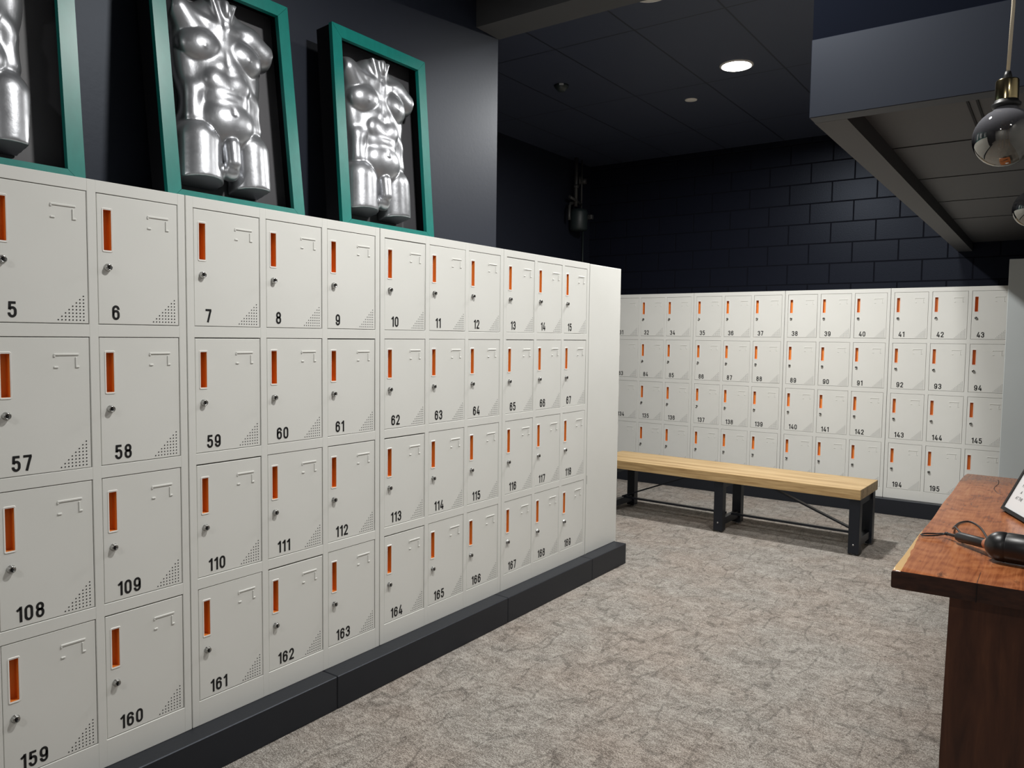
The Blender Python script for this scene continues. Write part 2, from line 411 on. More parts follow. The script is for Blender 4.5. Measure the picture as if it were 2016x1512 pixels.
# ------------------------------------------------------------------ plinths under the lockers
PLX, PLZ = 0.087, 0.1358
pl_labels = ['nearest long black timber plinth under lockers 159 to 162', 'black timber plinth under lockers 163 to 165, second from the camera',
             'black timber plinth under lockers 166 to 169', 'short black end piece of the plinth below the blank cabinet side']
ys = [-1.85, 0.543, 1.715, 2.61, 3.066]
for i in range(4):
    q = MB(); q.box((-0.41, ys[i]+0.001, 0), (PLX, ys[i+1]-0.001, PLZ), 0, 0.003)
    tag(q.build('locker_plinth', M['plinth']), pl_labels[i], 'plinth', 'black plinths under the left lockers')
q = MB(); q.box((-1.53, YB-0.075, 0), (2.09, YB+LD, PLZ), 0, 0.003)
tag(q.build('locker_plinth', M['plinth']), 'long black plinth under the lockers on the far wall behind the bench', 'plinth')

# ------------------------------------------------------------------ locker meshes (front faces +x, door width runs along +y)
def arc(cx, cy, rx, ry, a0, a1, n_=8):
    return [(cx+rx*math.cos(math.radians(a0+(a1-a0)*i/n_)), cy+ry*math.sin(math.radians(a0+(a1-a0)*i/n_))) for i in range(n_+1)]
L_, R_ = 0.09, 0.44; CX = (L_+R_)/2; RX = (R_-L_)/2
def top(b_): return arc(CX, b_, RX, 0.92-b_, 180, 0, 10)
def bot(b_): return arc(CX, b_, RX, b_-0.08, 0, -180, 10)
DIG = {
 '0': [(True, top(0.70)+bot(0.30))],
 '1': [(False, [(0.05, 0.745), (0.25, 0.90)]), (False, [(0.275, 1.0), (0.275, 0.0)])],
 '2': [(False, [(L_, 0.66)]+arc(CX, 0.71, RX, 0.21, 180, 0, 10)+[(R_-0.005, 0.62), (R_-0.05, 0.52), (L_+0.03, 0.12)]), (False, [(0.02, 0.08), (0.51, 0.08)])],
 '3': [(False, [(L_, 0.70)]+arc(CX, 0.72, RX, 0.20, 180, 0, 10)+arc(CX, 0.69, RX, 0.15, 0, -75, 5)+[(0.2, 0.53)]), (False, [(0.2, 0.53)]+arc(CX, 0.38, RX, 0.15, 75, 0, 5)+arc(CX, 0.28, RX, 0.20, 0, -180, 10)+[(L_, 0.31)])],
 '4': [(False, [(0.33, 0.99), (0.08, 0.28)]), (False, [(0.03, 0.245), (0.53, 0.245)]), (False, [(0.39, 0.56), (0.39, 0.0)])],
 '5': [(False, [(0.47, 0.92), (0.14, 0.92), (0.12, 0.50)]), (False, [(0.115, 0.50)]+arc(CX+0.01, 0.43, RX-0.01, 0.19, 145, 0, 8)+arc(CX, 0.29, RX, 0.21, 0, -180, 10)+[(L_, 0.31)])],
 '6': [(True, arc(CX, 0.42, RX, 0.19, 180, 0, 10)+bot(0.28)), (False, [(L_, 0.32)]+[(L_, 0.70)]+arc(CX, 0.72, RX, 0.20, 180, 0, 10)+[(R_, 0.70)])],
 '7': [(False, [(0.02, 0.92), (0.50, 0.92)]), (False, [(0.44, 0.90), (0.36, 0.62), (0.20, 0.0)])],
 '8': [(True, arc(CX, 0.73, RX-0.015, 0.19, 180, 0, 10)+arc(CX, 0.70, RX-0.015, 0.165, 0, -180, 10)), (True, arc(CX, 0.36, RX, 0.175, 180, 0, 10)+arc(CX, 0.28, RX, 0.20, 0, -180, 10))],
}
DIG['9'] = [(cl, [(2*CX-x, 1-y) for x, y in pp]) for cl, pp in DIG['6']]
def ribbon(q, pts, th, closed, tr):
    n_ = len(pts); P_ = [Vector((p[0], p[1])) for p in pts]; ls, rs = [], []
    for i in range(n_):
        a_ = P_[i-1] if (closed or i > 0) else None; b_ = P_[(i+1) % n_] if (closed or i < n_-1) else None
        d1 = (P_[i]-a_).normalized() if a_ is not None and (P_[i]-a_).length > 1e-6 else None
        d2 = (b_-P_[i]).normalized() if b_ is not None and (b_-P_[i]).length > 1e-6 else None
        if d1 is None: d1 = d2
        if d2 is None: d2 = d1
        nn = Vector((-(d1+d2).y, (d1+d2).x)).normalized(); n1 = Vector((-d1.y, d1.x))
        k = th/2/max(0.45, nn.dot(n1))
        ls.append(P_[i]+nn*k); rs.append(P_[i]-nn*k)
    for i in range(n_ if closed else n_-1):
        j = (i+1) % n_
        q.face([tr(p) for p in (rs[i], rs[j], ls[j], ls[i])])
NUMH = 0.0455
def number_mesh(txt):
    q = MB(); x = 0.0
    for ch in txt:
        for cl, pp in DIG[ch]:
            ribbon(q, pp, 0.155, cl, lambda p, x=x: (0.0007, 0.0405+(p.x+x)*NUMH, -0.3815+p.y*NUMH))
        x += 0.47 if ch == '1' else 0.66
    return q.mesh('number_'+txt, M['ink'])

def door_mesh():
    q = MB(); W_, H_, T_ = DW-0.004, DH-0.004, 0.016
    hy0, hy1, hz0, hz1 = 0.0155, 0.0460, -0.1735, -0.0420
    yy = [0, hy0, hy1, W_]; zz = [-H_, hz0, hz1, 0]
    e = 0.0015
    V = {}
    for i, y in enumerate(yy):
        for j, z in enumerate(zz):
            V[i, j] = q.bm.verts.new((0, y + (e if i == 0 else -e if i == 3 else 0), z + (e if j == 0 else -e if j == 3 else 0)))
    for i in range(3):
        for j in range(3):
            if (i, j) != (1, 1): q.bm.faces.new((V[i, j], V[i+1, j], V[i+1, j+1], V[i, j+1]))
    ring = [V[0, 0], V[1, 0], V[2, 0], V[3, 0], V[3, 1], V[3, 2], V[3, 3], V[2, 3], V[1, 3], V[0, 3], V[0, 2], V[0, 1]]
    def off(v, dx, g):
        y = v.co.y; z = v.co.z
        return q.bm.verts.new((dx, 0 if y < e*1.5 else W_ if y > W_-e*1.5 else y, -H_ if z < -H_+e*1.5 else 0 if z > -e*1.5 else z))
    r1 = [off(v, -e, 0) for v in ring]; r2 = [q.bm.verts.new((-T_, v.co.y, v.co.z)) for v in r1]
    for A, B in ((ring, r1), (r1, r2)):
        for k in range(12):
            q.bm.faces.new((A[k], A[(k+1) % 12], B[(k+1) % 12], B[k]))
    # pressed card holder, upper corner opposite the handle
    ty0, ty1, tz = 0.158, 0.229, -0.0500
    def ridge(y0, y1, z0, z1, h=0.0026):
        q.box((-0.0005, y0, z0), (h, y1, z1), 0, 0.0011)
    ridge(ty0, ty1, tz-0.0030, tz+0.0030); ridge(ty0-0.001, ty0+0.0045, tz-0.0075, tz)
    ridge(ty1-0.0105, ty1-0.0065, tz-0.0370, tz-0.008); ridge(ty1-0.0105, ty1+0.001, tz-0.0400, tz-0.0345)
    ridge(ty0, ty0+0.0125, tz-0.0400, tz-0.0345)
    # triangle of vent holes
    for a_ in range(8):
        for b_ in range(8):
            if b_ <= a_:
                cy, cz = 0.1735+a_*0.01035, -0.3845+b_*0.0102
                q.face([(0.0006, cy+0.0021*math.cos(k*PI/4), cz+0.0021*math.sin(k*PI/4)) for k in range(8)], 1)
    return q.mesh('door', [M['white'], M['hole']])
def rrect(y0, y1, z0, z1, r, n_=4):
    return arc(y1-r, z1-r, r, r, 0, 90, n_)+arc(y0+r, z1-r, r, r, 90, 180, n_)+arc(y0+r, z0+r, r, r, 180, 270, n_)+arc(y1-r, z0+r, r, r, 270, 360, n_)
def handle_mesh():
    q = MB()
    o_ = rrect(0.0140, 0.0475, -0.1755, -0.0400, 0.005); i1 = rrect(0.0155, 0.0460, -0.1735, -0.0420, 0.004); i2 = rrect(0.0190, 0.0425, -0.1690, -0.0465, 0.0015)
    rings = []
    for pts, x in ((o_, -0.0005), (i1, 0.0018), (i2, 0.0010)):
        rings.append([q.bm.verts.new((x, y, z)) for y, z in pts])
    n_ = len(o_)
    for A, B in zip(rings, rings[1:]):
        for k in range(n_): q.bm.faces.new((A[k], A[(k+1) % n_], B[(k+1) % n_], B[k])).material_index = 0
    r3 = [q.bm.verts.new((0.0010, y, z)) for y, z in i2]; r4 = [q.bm.verts.new((-0.027, y, z)) for y, z in i2]
    for k in range(n_): q.bm.faces.new((r3[k], r3[(k+1) % n_], r4[(k+1) % n_], r4[k])).material_index = 1
    q.bm.faces.new(r4).material_index = 1
    me = bpy.data.meshes.new('handle')
    bmesh.ops.recalc_face_normals(q.bm, faces=q.bm.faces[:])
    q.bm.to_mesh(me); q.bm.free()
    me.materials.append(M['rim']); me.materials.append(M['orange'])
    return me
def lock_mesh():
    q = MB()
    cy, cz = 0.0305, -0.2210
    q.lathe([(0.0118, 0), (0.0118, 0.0025), (0.0105, 0.0035), (0.0100, 0.0105), (0.0088, 0.0125), (0.0066, 0.0125), (0.0060, 0.0112), (0.0, 0.0112)], (0, cy, cz), (1, 0, 0), 20)
    q.box((0.0112, cy-0.0011, cz-0.0058), (0.0128, cy+0.0011, cz+0.0058), 1); q.lathe([(0.0034, 0.0118), (0.0, 0.0122)], (0, cy, cz), (1, 0, 0), 10, 1)
    return q.mesh('lock', [M['chrome'], M['hole']])
def body_mesh():
    q = MB(); w0, w1 = 0.0017, UW-0.0017; h = ZT-ZB
    q.box((-LD, w0, 0), (-0.032, w1, h))
    f0 = -0.034
    # stiles, rails between them
    xs = [w0] + [v for d_ in DX for v in (d_, d_+DW)] + [w1]
    for i in range(0, 8, 2): q.box((f0, xs[i], 0), (0, xs[i+1], h), 0, 0.0012)
    zs = [h] + [v for d_ in DT for v in (d_-ZB, d_-ZB-DH)] + [0]
    for i in range(0, 10, 2):
        for j in range(1, 7, 2):
            q.box((f0, xs[j]-0.0012, zs[i+1]), (-0.0002, xs[j+1]+0.0012, zs[i]), 0, 0.0008)
    return q.mesh('cabinet_body', M['white'])
BODY, DOOR, HANDLE, LOCK = body_mesh(), door_mesh(), handle_mesh(), lock_mesh()
DROP = {61: 0.0025, 65: 0.002, 113: 0.003, 164: 0.003, 162: 0.0035, 110: 0.0025, 59: 0.0015, 10: 0.0015, 13: 0.0015, 67: 0.0015, 112: 0.0015, 160: 0.002}   # doors that hang a little low
def locker(loc, rotz, nums, label, group):
    r = thing('locker_cabinet', label, 'locker cabinet', loc, rotz, group)
    link('cabinet_body', BODY, r)
    for k in range(4):
        for j in range(3):
            d_ = link('locker_door', DOOR, r, (-0.0015, DX[j]+0.002, DT[k]-ZB-0.002))
            if random.random() < 0.35:
                d_.rotation_euler = (random.uniform(-0.003, 0.003), 0, random.uniform(-0.004, 0.0))
            dr_ = DROP.get(nums[k][j], 0.0)
            if dr_:
                d_.location.z -= dr_; d_.scale = (1, 1, (DH-0.004-dr_)/(DH-0.004)); d_.rotation_euler = (0, 0.004, 0)
            link('handle', HANDLE, d_); link('lock', LOCK, d_); link('number', number_mesh(str(nums[k][j])), d_)
    return r
def nums(a, b, c_, d_): return [[s_, s_+1, s_+2] for s_ in (a, b, c_, d_)]
gl1 = 'white lockers along the left wall'; gl2 = 'white lockers along the far wall'
locker((0, Y0-UW, ZB), 0, nums(4, 56, 107, 158), 'white twelve-door locker cabinet with top row numbered 4, 5 and 6', gl1)
locker((0, Y0, ZB), 0, nums(7, 59, 110, 161), 'white twelve-door locker cabinet with top row numbered 7, 8 and 9', gl1)
locker((0, Y0+UW, ZB), 0, nums(10, 62, 113, 164), 'white twelve-door locker cabinet with top row numbered 10, 11 and 12', gl1)
locker((0, Y0+2*UW, ZB), 0, nums(13, 65, 116, 167), 'white twelve-door locker cabinet with top row numbered 13, 14 and 15', gl1)
back = [[31, 32, 34], [83, 84, 85], [134, 135, 136], [185, 186, 187]]
locker((X0-UW, YB, ZB), -PI/2, back, 'white far-wall locker cabinet with top row numbered 31, 32 and 34', gl2)
locker((X0, YB, ZB), -PI/2, nums(35, 86, 137, 188), 'white far-wall locker cabinet with top row numbered 35, 36 and 37', gl2)
locker((X0+UW, YB, ZB), -PI/2, nums(38, 89, 140, 191), 'white far-wall locker cabinet with top row numbered 38, 39 and 40', gl2)
locker((X0+2*UW, YB, ZB), -PI/2, nums(41, 92, 143, 194), 'white far-wall locker cabinet with top row numbered 41, 42 and 43', gl2)
# cabinet round the corner, seen from its blank side
q = MB(); ye = Y0+3*UW
q.box((-0.90, ye+0.003, ZB), (0.0, ye+0.4170, ZT-0.002), 0, 0.002)
q.box((-0.0005, ye+0.003, ZB), (0.0012, ye+0.016, ZT-0.002), 0, 0.0005)
q.box((0.0, ye+0.007, 0.585), (0.0016, ye+0.009, 0.640), 1)
tag(q.build('locker_cabinet', [M['white'], M['hole']]), 'blank white side of the locker cabinet at the corner, right of locker 15', 'locker cabinet')

# ------------------------------------------------------------------ silver torsos in teal frames
def torso_mesh():
    h = 0.005
    S = np.arange(-0.27, 0.2701, h); T = np.arange(0.06, 0.88, h); Wd = np.arange(-0.01, 0.175, h)
    s_, t_, w_ = np.meshgrid(S, T, Wd, indexing='ij')
    def ell(c, r, rot=0.0):
        x, y, z = s_-c[0], t_-c[1], w_-c[2]
        if rot:
            cr_, sr_ = math.cos(rot), math.sin(rot); x, y = x*cr_+y*sr_, -x*sr_+y*cr_
        k0 = np.sqrt((x/r[0])**2+(y/r[1])**2+(z/r[2])**2); k1 = np.sqrt((x/r[0]**2)**2+(y/r[1]**2)**2+(z/r[2]**2)**2)
        return k0*(k0-1)/np.maximum(k1, 1e-6)
    def cap(a, b, ra, rb=None, sq=1.0):
        rb = ra if rb is None else rb
        a = np.array(a); b = np.array(b); ba = b-a
        px, py, pz = s_-a[0], t_-a[1], (w_-a[2])/sq
        ba2 = ba.copy(); ba2[2] /= sq
        hh_ = np.clip((px*ba2[0]+py*ba2[1]+pz*ba2[2])/(ba2@ba2), 0, 1)
        return np.sqrt((px-ba2[0]*hh_)**2+(py-ba2[1]*hh_)**2+(pz-ba2[2]*hh_)**2)-(ra+(rb-ra)*hh_)
    def su(a, b, k):
        hh_ = np.clip(0.5+0.5*(b-a)/k, 0, 1); return b*(1-hh_)+a*hh_-k*hh_*(1-hh_)
    def ss(a, b, k):   # a minus b
        hh_ = np.clip(0.5-0.5*(a+b)/k, 0, 1); return a*(1-hh_)+(-b)*hh_+k*hh_*(1-hh_)
    d = ell((0, 0.575, 0.02), (0.165, 0.165, 0.082))
    d = su(d, ell((0, 0.690, 0.025), (0.165, 0.065, 0.064)), 0.04)
    d = su(d, ell((-0.005, 0.43, 0.015), (0.155, 0.16, 0.080)), 0.05)
    d = su(d, ell((-0.012, 0.315, 0.015), (0.178, 0.11, 0.082)), 0.05)
    # shoulders and arm stumps
    d = su(d, cap((-0.130, 0.695, 0.030), (-0.165, 0.745, 0.040), 0.058, 0.052), 0.035)
    d = su(d, cap((0.14, 0.712, 0.030), (0.205, 0.672, 0.034), 0.062, 0.060), 0.035)
    # flanks (lats)
    d = su(d, ell((-0.148, 0.55, 0.02), (0.04, 0.12, 0.045), 0.10), 0.03); d = su(d, ell((0.145, 0.54, 0.02), (0.04, 0.12, 0.045), -0.10), 0.03)
    # neck and trapezius
    d = su(d, cap((0.0, 0.70, 0.035), (0.008, 0.86, 0.040), 0.070, 0.066, 0.9), 0.03)
    for sg in (-1, 1):
        d = su(d, cap((sg*0.03, 0.775, 0.025), (sg*0.145, 0.725, 0.030), 0.046, 0.048), 0.03)
    for a_, b_ in (((-0.050, 0.840, 0.088), (-0.012, 0.712, 0.092)), ((0.066, 0.840, 0.088), (0.012, 0.712, 0.092))):
        d = su(d, cap(a_, b_, 0.012, 0.008), 0.016)
    d = su(d, ell((0.012, 0.790, 0.102), (0.016, 0.036, 0.012)), 0.014)
    d = ss(d, ell((0.0, 0.712, 0.112), (0.012, 0.012, 0.012)), 0.014)
    # collar bones
    d = su(d, cap((-0.018, 0.705, 0.086), (-0.140, 0.745, 0.066), 0.009), 0.022); d = su(d, cap((0.018, 0.705, 0.086), (0.14, 0.738, 0.066), 0.009), 0.022)
    # chest
    for cx_, rt in ((-0.089, 0.22), (0.087, -0.22)):
        d = su(d, ell((cx_, 0.622, 0.056), (0.092, 0.074, 0.055), rt), 0.004)
        d = su(d, ell((cx_*1.10, 0.606, 0.1075), (0.0060, 0.0060, 0.0065)), 0.006)
    # rib arch and abdomen
    for sg in (-1, 1):
        d = su(d, cap((sg*0.03, 0.550, 0.080), (sg*0.130, 0.435, 0.060), 0.013), 0.035)
    d = su(d, ell((-0.004, 0.440, 0.066), (0.100, 0.108, 0.051)), 0.007)
    d = su(d, ell((-0.004, 0.345, 0.066), (0.114, 0.096, 0.060)), 0.008)
    for sg in (-1, 1):
        d = su(d, ell((sg*0.046-0.003, 0.490, 0.092), (0.049, 0.046, 0.022)), 0.010)
        d = su(d, cap((sg*0.128-0.008, 0.45, 0.045), (sg*0.134-0.008, 0.345, 0.048), 0.034), 0.022)
    for tz in (0.448, 0.408):
        d = ss(d, cap((-0.075, tz+0.004, 0.122 if tz > 0.42 else 0.126), (0.068, tz+0.004, 0.122 if tz > 0.42 else 0.126), 0.005), 0.014)
    # thighs
    d = su(d, cap((-0.120, 0.252, 0.034), (-0.135, 0.06, 0.036), 0.092, 0.098, 0.9), 0.006)
    d = su(d, cap((0.102, 0.256, 0.034), (0.098, 0.06, 0.036), 0.086, 0.088, 0.9), 0.006)
    # linea alba, navel
    d = ss(d, cap((-0.002, 0.68, 0.112), (-0.003, 0.56, 0.108), 0.006), 0.010)
    d = ss(d, cap((-0.003, 0.55, 0.116), (-0.003, 0.395, 0.130), 0.004), 0.008)
    d = ss(d, cap((-0.003, 0.388, 0.128), (-0.003, 0.368, 0.128), 0.010), 0.008)
    # gap between the thighs below a simple rounded pouch
    d = ss(d, cap((-0.022, 0.115, 0.11), (-0.022, 0.00, 0.09), 0.012, 0.032), 0.012)
    d = ss(d, cap((-0.022, 0.13, 0.03), (-0.022, 0.00, 0.03), 0.010, 0.034), 0.012)
    d = su(d, cap((-0.010, 0.252, 0.090), (-0.014, 0.180, 0.098), 0.033, 0.031), 0.008)
    d = su(d, ell((-0.017, 0.152, 0.080), (0.037, 0.036, 0.036)), 0.006)
    # flat cuts
    d = np.maximum(d, 0.006-w_)
    d = np.maximum(d, np.where(s_ < -0.02, 0.098+0.16*(w_-0.05)-t_, 0.090+0.16*(w_-0.05)-t_))
    d = np.maximum(d, t_-0.815-0.05*(w_-0.05))
    d = np.maximum(d, (-0.205+0.10*(t_-0.7))-s_)
    d = np.maximum(d, s_*0.93-t_*0.12-0.13)
    # surface nets
    ins = d < 0
    nx, ny, nz_ = d.shape
    acc = np.zeros((nx-1, ny-1, nz_-1, 3)); cnt = np.zeros((nx-1, ny-1, nz_-1))
    off = [(i, j, k) for i in (0, 1) for j in (0, 1) for k in (0, 1)]
    def sub(A, o): return A[o[0]:nx-1+o[0], o[1]:ny-1+o[1], o[2]:nz_-1+o[2]]
    for a_ in off:
        for ax in range(3):
            if a_[ax] == 0:
                b_ = list(a_); b_[ax] = 1
                da, db = sub(d, a_), sub(d, b_); ch = (da < 0) != (db < 0)
                tt = np.where(ch, da/np.where(ch, da-db, 1), 0)
                for ay in range(3):
                    acc[..., ay] += np.where(ch, a_[ay] + (tt if ay == ax else 0), 0)
                cnt += ch
    has = cnt > 0
    idx = -np.ones(has.shape, int); idx[has] = np.arange(has.sum())
    cell = np.argwhere(has)
    pos = (cell + acc[has]/cnt[has][:, None])*h + np.array([S[0], T[0], Wd[0]])
    quads = []
    for ax in range(3):
        o1 = [0, 0, 0]; o1[ax] = 1
        sl0 = tuple(slice(1, -1) if i != ax else slice(0, -1) for i in range(3)); sl1 = tuple(slice(1, -1) if i != ax else slice(1, None) for i in range(3))
        A, B = ins[sl0], ins[sl1]
        e = np.argwhere(A != B)
        base_ = e + np.array([0 if i == ax else 1 for i in range(3)])
        u, v = [i for i in range(3) if i != ax]
        cs = []
        for du, dv in ((-1, -1), (0, -1), (0, 0), (-1, 0)):
            c_ = base_.copy(); c_[:, u] += du; c_[:, v] += dv; cs.append(idx[c_[:, 0], c_[:, 1], c_[:, 2]])
        fl = A[tuple(e.T)]
        if ax == 1: fl = ~fl
        qd = np.stack(cs, 1); qd[~fl] = qd[~fl][:, ::-1]
        quads.append(qd)
    quads = np.concatenate(quads)
    quads = quads[(quads >= 0).all(1)]
    # smooth a little (Laplacian)
    nv = len(pos)
    for it in range(2):
        sm = np.zeros_like(pos); ct = np.zeros(nv)
        for k in range(4):
            np.add.at(sm, quads[:, k], pos[quads[:, (k+1) % 4]]); np.add.at(ct, quads[:, k], 1)
            np.add.at(sm, quads[:, (k+1) % 4], pos[quads[:, k]]); np.add.at(ct, quads[:, (k+1) % 4], 1)
        pos = pos*0.45 + 0.55*sm/np.maximum(ct, 1)[:, None]
    me = bpy.data.meshes.new('torso')
    # local axes: x = out of the panel (w), y = across (s), z = up (t)
    vv = [(float(p[2]), float(p[0]), float(p[1])) for p in pos]
    me.from_pydata(vv, [], quads.tolist())
    bm_ = bmesh.new(); bm_.from_mesh(me); bmesh.ops.recalc_face_normals(bm_, faces=bm_.faces[:]); bm_.to_mesh(me); bm_.free()
    for p in me.polygons: p.use_smooth = True
    me.set_sharp_from_angle(angle=math.radians(60))
    me.materials.append(M['silver'])
    return me
TORSO = torso_mesh()
FW, FH, FB, BD = 0.602, 0.905, 0.053, 0.105
def frame_mesh():
    q = MB(); t0 = 0.02
    o_ = [(0, 0), (FW, 0), (FW, FH), (0, FH)]; i_ = [(FB, FB), (FW-FB, FB), (FW-FB, FH-FB), (FB, FH-FB)]
    g = 0.0006
    for k in range(4):
        j = (k+1) % 4
        poly = [o_[k], o_[j], i_[j], i_[k]]
        cx_ = sum(p[0] for p in poly)/4; cz_ = sum(p[1] for p in poly)/4
        poly = [(p[0]+g*np.sign(cx_-p[0])*(1 if k % 2 == 0 else 0), p[1]+g*np.sign(cz_-p[1])*(1 if k % 2 else 0)) for p in poly]
        q.prism(poly, 'x', -t0, 0.0)
    return q.mesh('frame', M['teal'])
def box_mesh(tan_lean):
    q = MB(); t_ = 0.012
    for y0, y1 in ((0.004, 0.004+t_), (FW-0.004-t_, FW-0.004)): q.box((-BD, y0, 0.016), (-0.0205, y1, FH-0.004))
    for z0, z1 in ((0.016, 0.016+t_), (FH-0.004-t_, FH-0.004)): q.box((-BD, 0.004+t_, z0), (-0.0205, FW-0.004-t_, z1))
    return q.mesh('box', M['black'])
FRAME = frame_mesh()
BOX = box_mesh(0)
def panel_mesh():
    q = MB(); q.box((-BD+0.001, 0.0165, 0.029), (-BD+0.009, FW-0.0165, FH-0.0165)); return q.mesh('back_panel', M['panel'])
PANEL = panel_mesh()
for y, lean, lab in ((-0.868, 4.75, 'leftmost silver male torso in a teal frame, cut off by the photo edge'),
                     (0.015, 7.0, 'silver male torso in a leaning teal frame above lockers 7 and 8, middle of three'),
                     (0.822, 4.5, 'silver male torso in a teal frame above lockers 9 and 10, nearest the wall end')):
    r = thing('framed_torso', lab, 'wall sculpture', (-0.185, y, ZT+0.003), 0, 'framed silver torsos on top of the lockers')
    r.rotation_euler = (0, -math.radians(lean), 0)
    link('frame', FRAME, r); link('box', BOX, r); link('back_panel', PANEL, r)
    link('torso', TORSO, r, (-BD+0.005, 0.290, 0.006))

# ------------------------------------------------------------------ bench
r = thing('bench', 'long oak topped bench with black steel legs in front of the far lockers', 'bench', (-0.855, 4.272, 0), math.radians(-2.25))
BL, BW = 2.17, 0.507
q = MB(); q.box((0, 0, 0.402), (BL, BW, 0.475), 0, 0.004, 2); q.build('seat_top', M['oak'], r)
LX = (0.15, 1.13, 2.128)
for lx in LX:
    for ly in (0.06, 0.437):
        q = MB(); q.box((lx-0.036, ly-0.033, 0.012), (lx+0.036, ly+0.033, 0.402), 0, 0.002)
        lg = q.build('leg', M['steel'], r)
        q = MB(); q.lathe([(0.0, 0.0), (0.019, 0.0), (0.021, 0.004), (0.012, 0.008), (0.008, 0.009), (0.008, 0.014)], (lx, ly, 0.0), (0, 0, 1), 14); q.lathe([(0.007, 0), (0.007, 0.005), (0.0, 0.006)], (lx, ly-0.033 if ly < 0.2 else ly+0.033, 0.075), (0, -1 if ly < 0.2 else 1, 0), 8)
        q.build('levelling_foot', M['bolt'], lg)
    q = MB(); q.box((lx-0.022, 0.093, 0.050), (lx+0.022, 0.404, 0.105), 0, 0.002); q.build('cross_rail', M['steel'], r)
    q = MB(); q.box((lx-0.022, 0.093, 0.345), (lx+0.022, 0.404, 0.401), 0, 0.002); q.build('top_rail', M['steel'], r)
for a_, b_ in ((LX[0], LX[1]), (LX[1], LX[2])):
    q = MB(); q.box((a_+0.022, 0.237, 0.105), (b_-0.022, 0.259, 0.121)); q.build('tie_rod', M['steel'], r)
q = MB(); q.bar((LX[0]+0.01, 0.248, 0.118), (0.84, 0.248, 0.392), 0.036, 0.012); q.build('brace', M['steel'], r)
q = MB(); q.bar((LX[2]-0.01, 0.248, 0.118), (1.40, 0.248, 0.392), 0.036, 0.012); q.build('brace', M['steel'], r)

# ------------------------------------------------------------------ counter
CZ = 0.93
r = thing('counter', 'red-brown live-edge wooden counter with a slab leg in the right foreground', 'counter', (2.069, 0.615, 0))
q = MB()
pts = []
rnd = random.Random(3)
L0 = 1.783; N_ = 30
for i in range(N_+1):                      # left live edge, from near to far
    y = L0*i/N_
    pts.append((0.0015*math.sin(y*3.1)+0.0015*math.sin(y*11)+(0.006*math.exp(-((y-0.24)/0.03)**2))+0.0065*y, y))
pts += [(0.30, L0-0.015), (0.44, L0-0.025)]
for i in range(N_):                        # right edge back to near
    y = (L0-0.03)*(1-i/N_)
    pts.append((0.455+0.006*math.sin(y*4), y))
pts += [(0.45, 0.022), (0.30, 0.016), (0.15, 0.010), (0.02, 0.004)]
fs = q.prism(pts, 'z', CZ-0.046, CZ)
es = [e for e in q.bm.edges if len(e.link_faces) == 2 and (any(f is fs[-1] for f in e.link_faces) or any(f is fs[-2] for f in e.link_faces))]
bmesh.ops.bevel(q.bm, geom=es, offset=0.006, segments=3, affect='EDGES', profile=0.5)
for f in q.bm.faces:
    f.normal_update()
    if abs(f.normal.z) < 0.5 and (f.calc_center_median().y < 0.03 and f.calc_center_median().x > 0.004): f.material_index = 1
sl = q.build('slab_top', [M['redwood'], M['endgrain_shaded']], r); sharp(sl, 50)
q = MB(); q.box((0.1845, 0.006, CZ-0.047), (0.1855, 0.120, CZ+0.0004)); q.box((0.1845, 0.0145, CZ-0.040), (0.1862, 0.02, CZ-0.004)); q.build('drying_crack', M['ink'], sl)
q = MB(); q.tube([(x-2.069, y-0.615, CZ-0.0012) for x, y in ((2.203, 2.30), (2.209, 2.25), (2.211, 2.18), (2.204, 2.11), (2.203, 2.06), (2.212, 2.00), (2.222, 1.96), (2.240, 1.93))], 0.0022, 6); q.build('drying_crack', M['endgrain_shaded'], sl)
q = MB()
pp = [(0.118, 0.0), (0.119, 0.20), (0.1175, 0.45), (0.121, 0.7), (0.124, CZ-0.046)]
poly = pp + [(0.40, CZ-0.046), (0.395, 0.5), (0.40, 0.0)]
q.prism(poly, 'y', 0.075, 0.125); lg = q.build('leg', M['legwood_shaded'], r)
q = MB(); q.prism(poly, 'y', 1.60, 1.65); q.build('leg', M['legwood_shaded'], r)

# ------------------------------------------------------------------ things on the counter
# black padded mallet
ax0 = Vector((2.176, 1.018, 0.950)); hd = Vector((2.294, 0.876, 0.968))
ax = (hd-ax0).normalized()
r = thing('padded_mallet', 'black padded mallet with a wrist cord lying on the near end of the counter', 'mallet', (hd.x, hd.y, CZ))
def rel(v): return Vector(v)-Vector((hd.x, hd.y, CZ))
o0 = rel(ax0)
Ltot = (hd-ax0).length
q = MB(); q.lathe([(0.0, -0.052), (0.0045, -0.051), (0.0045, -0.006), (0.008, -0.004), (0.0125, 0.004), (0.0145, 0.012), (0.0140, 0.06), (0.0138, Ltot-0.068), (0.0120, Ltot-0.066), (0.0, Ltot-0.066)], o0, ax, 20)
q.build('grip', M['rubber'], r)
q = MB(); q.lathe([(0.0, Ltot-0.0665), (0.0142, Ltot-0.0665), (0.0150, Ltot-0.055), (0.0150, Ltot-0.036), (0.0, Ltot-0.034)], o0, ax, 20); q.build('collar', M['collar'], r)
hax = Vector((0.97, -0.10, 0.0)).normalized()
q = MB(); hr = 0.0395
prof = [(0.0, -0.044)] + [(hr*math.sin(k*PI/2/10), -0.004-0.040*math.cos(k*PI/2/10)) for k in range(1, 11)] + [(hr, 0.004), (hr-0.0012, 0.0055), (hr-0.0012, 0.0075), (hr, 0.0095), (hr, 0.10), (hr-0.004, 0.108), (hr*0.7, 0.125), (0.0, 0.13)]
q.lathe(prof, rel(hd)-Vector((0, 0, hd.z-CZ-hr-0.0015)), hax, 32); q.build('head', M['leather'], r)
q = MB()
e0 = ax0 - ax*0.050
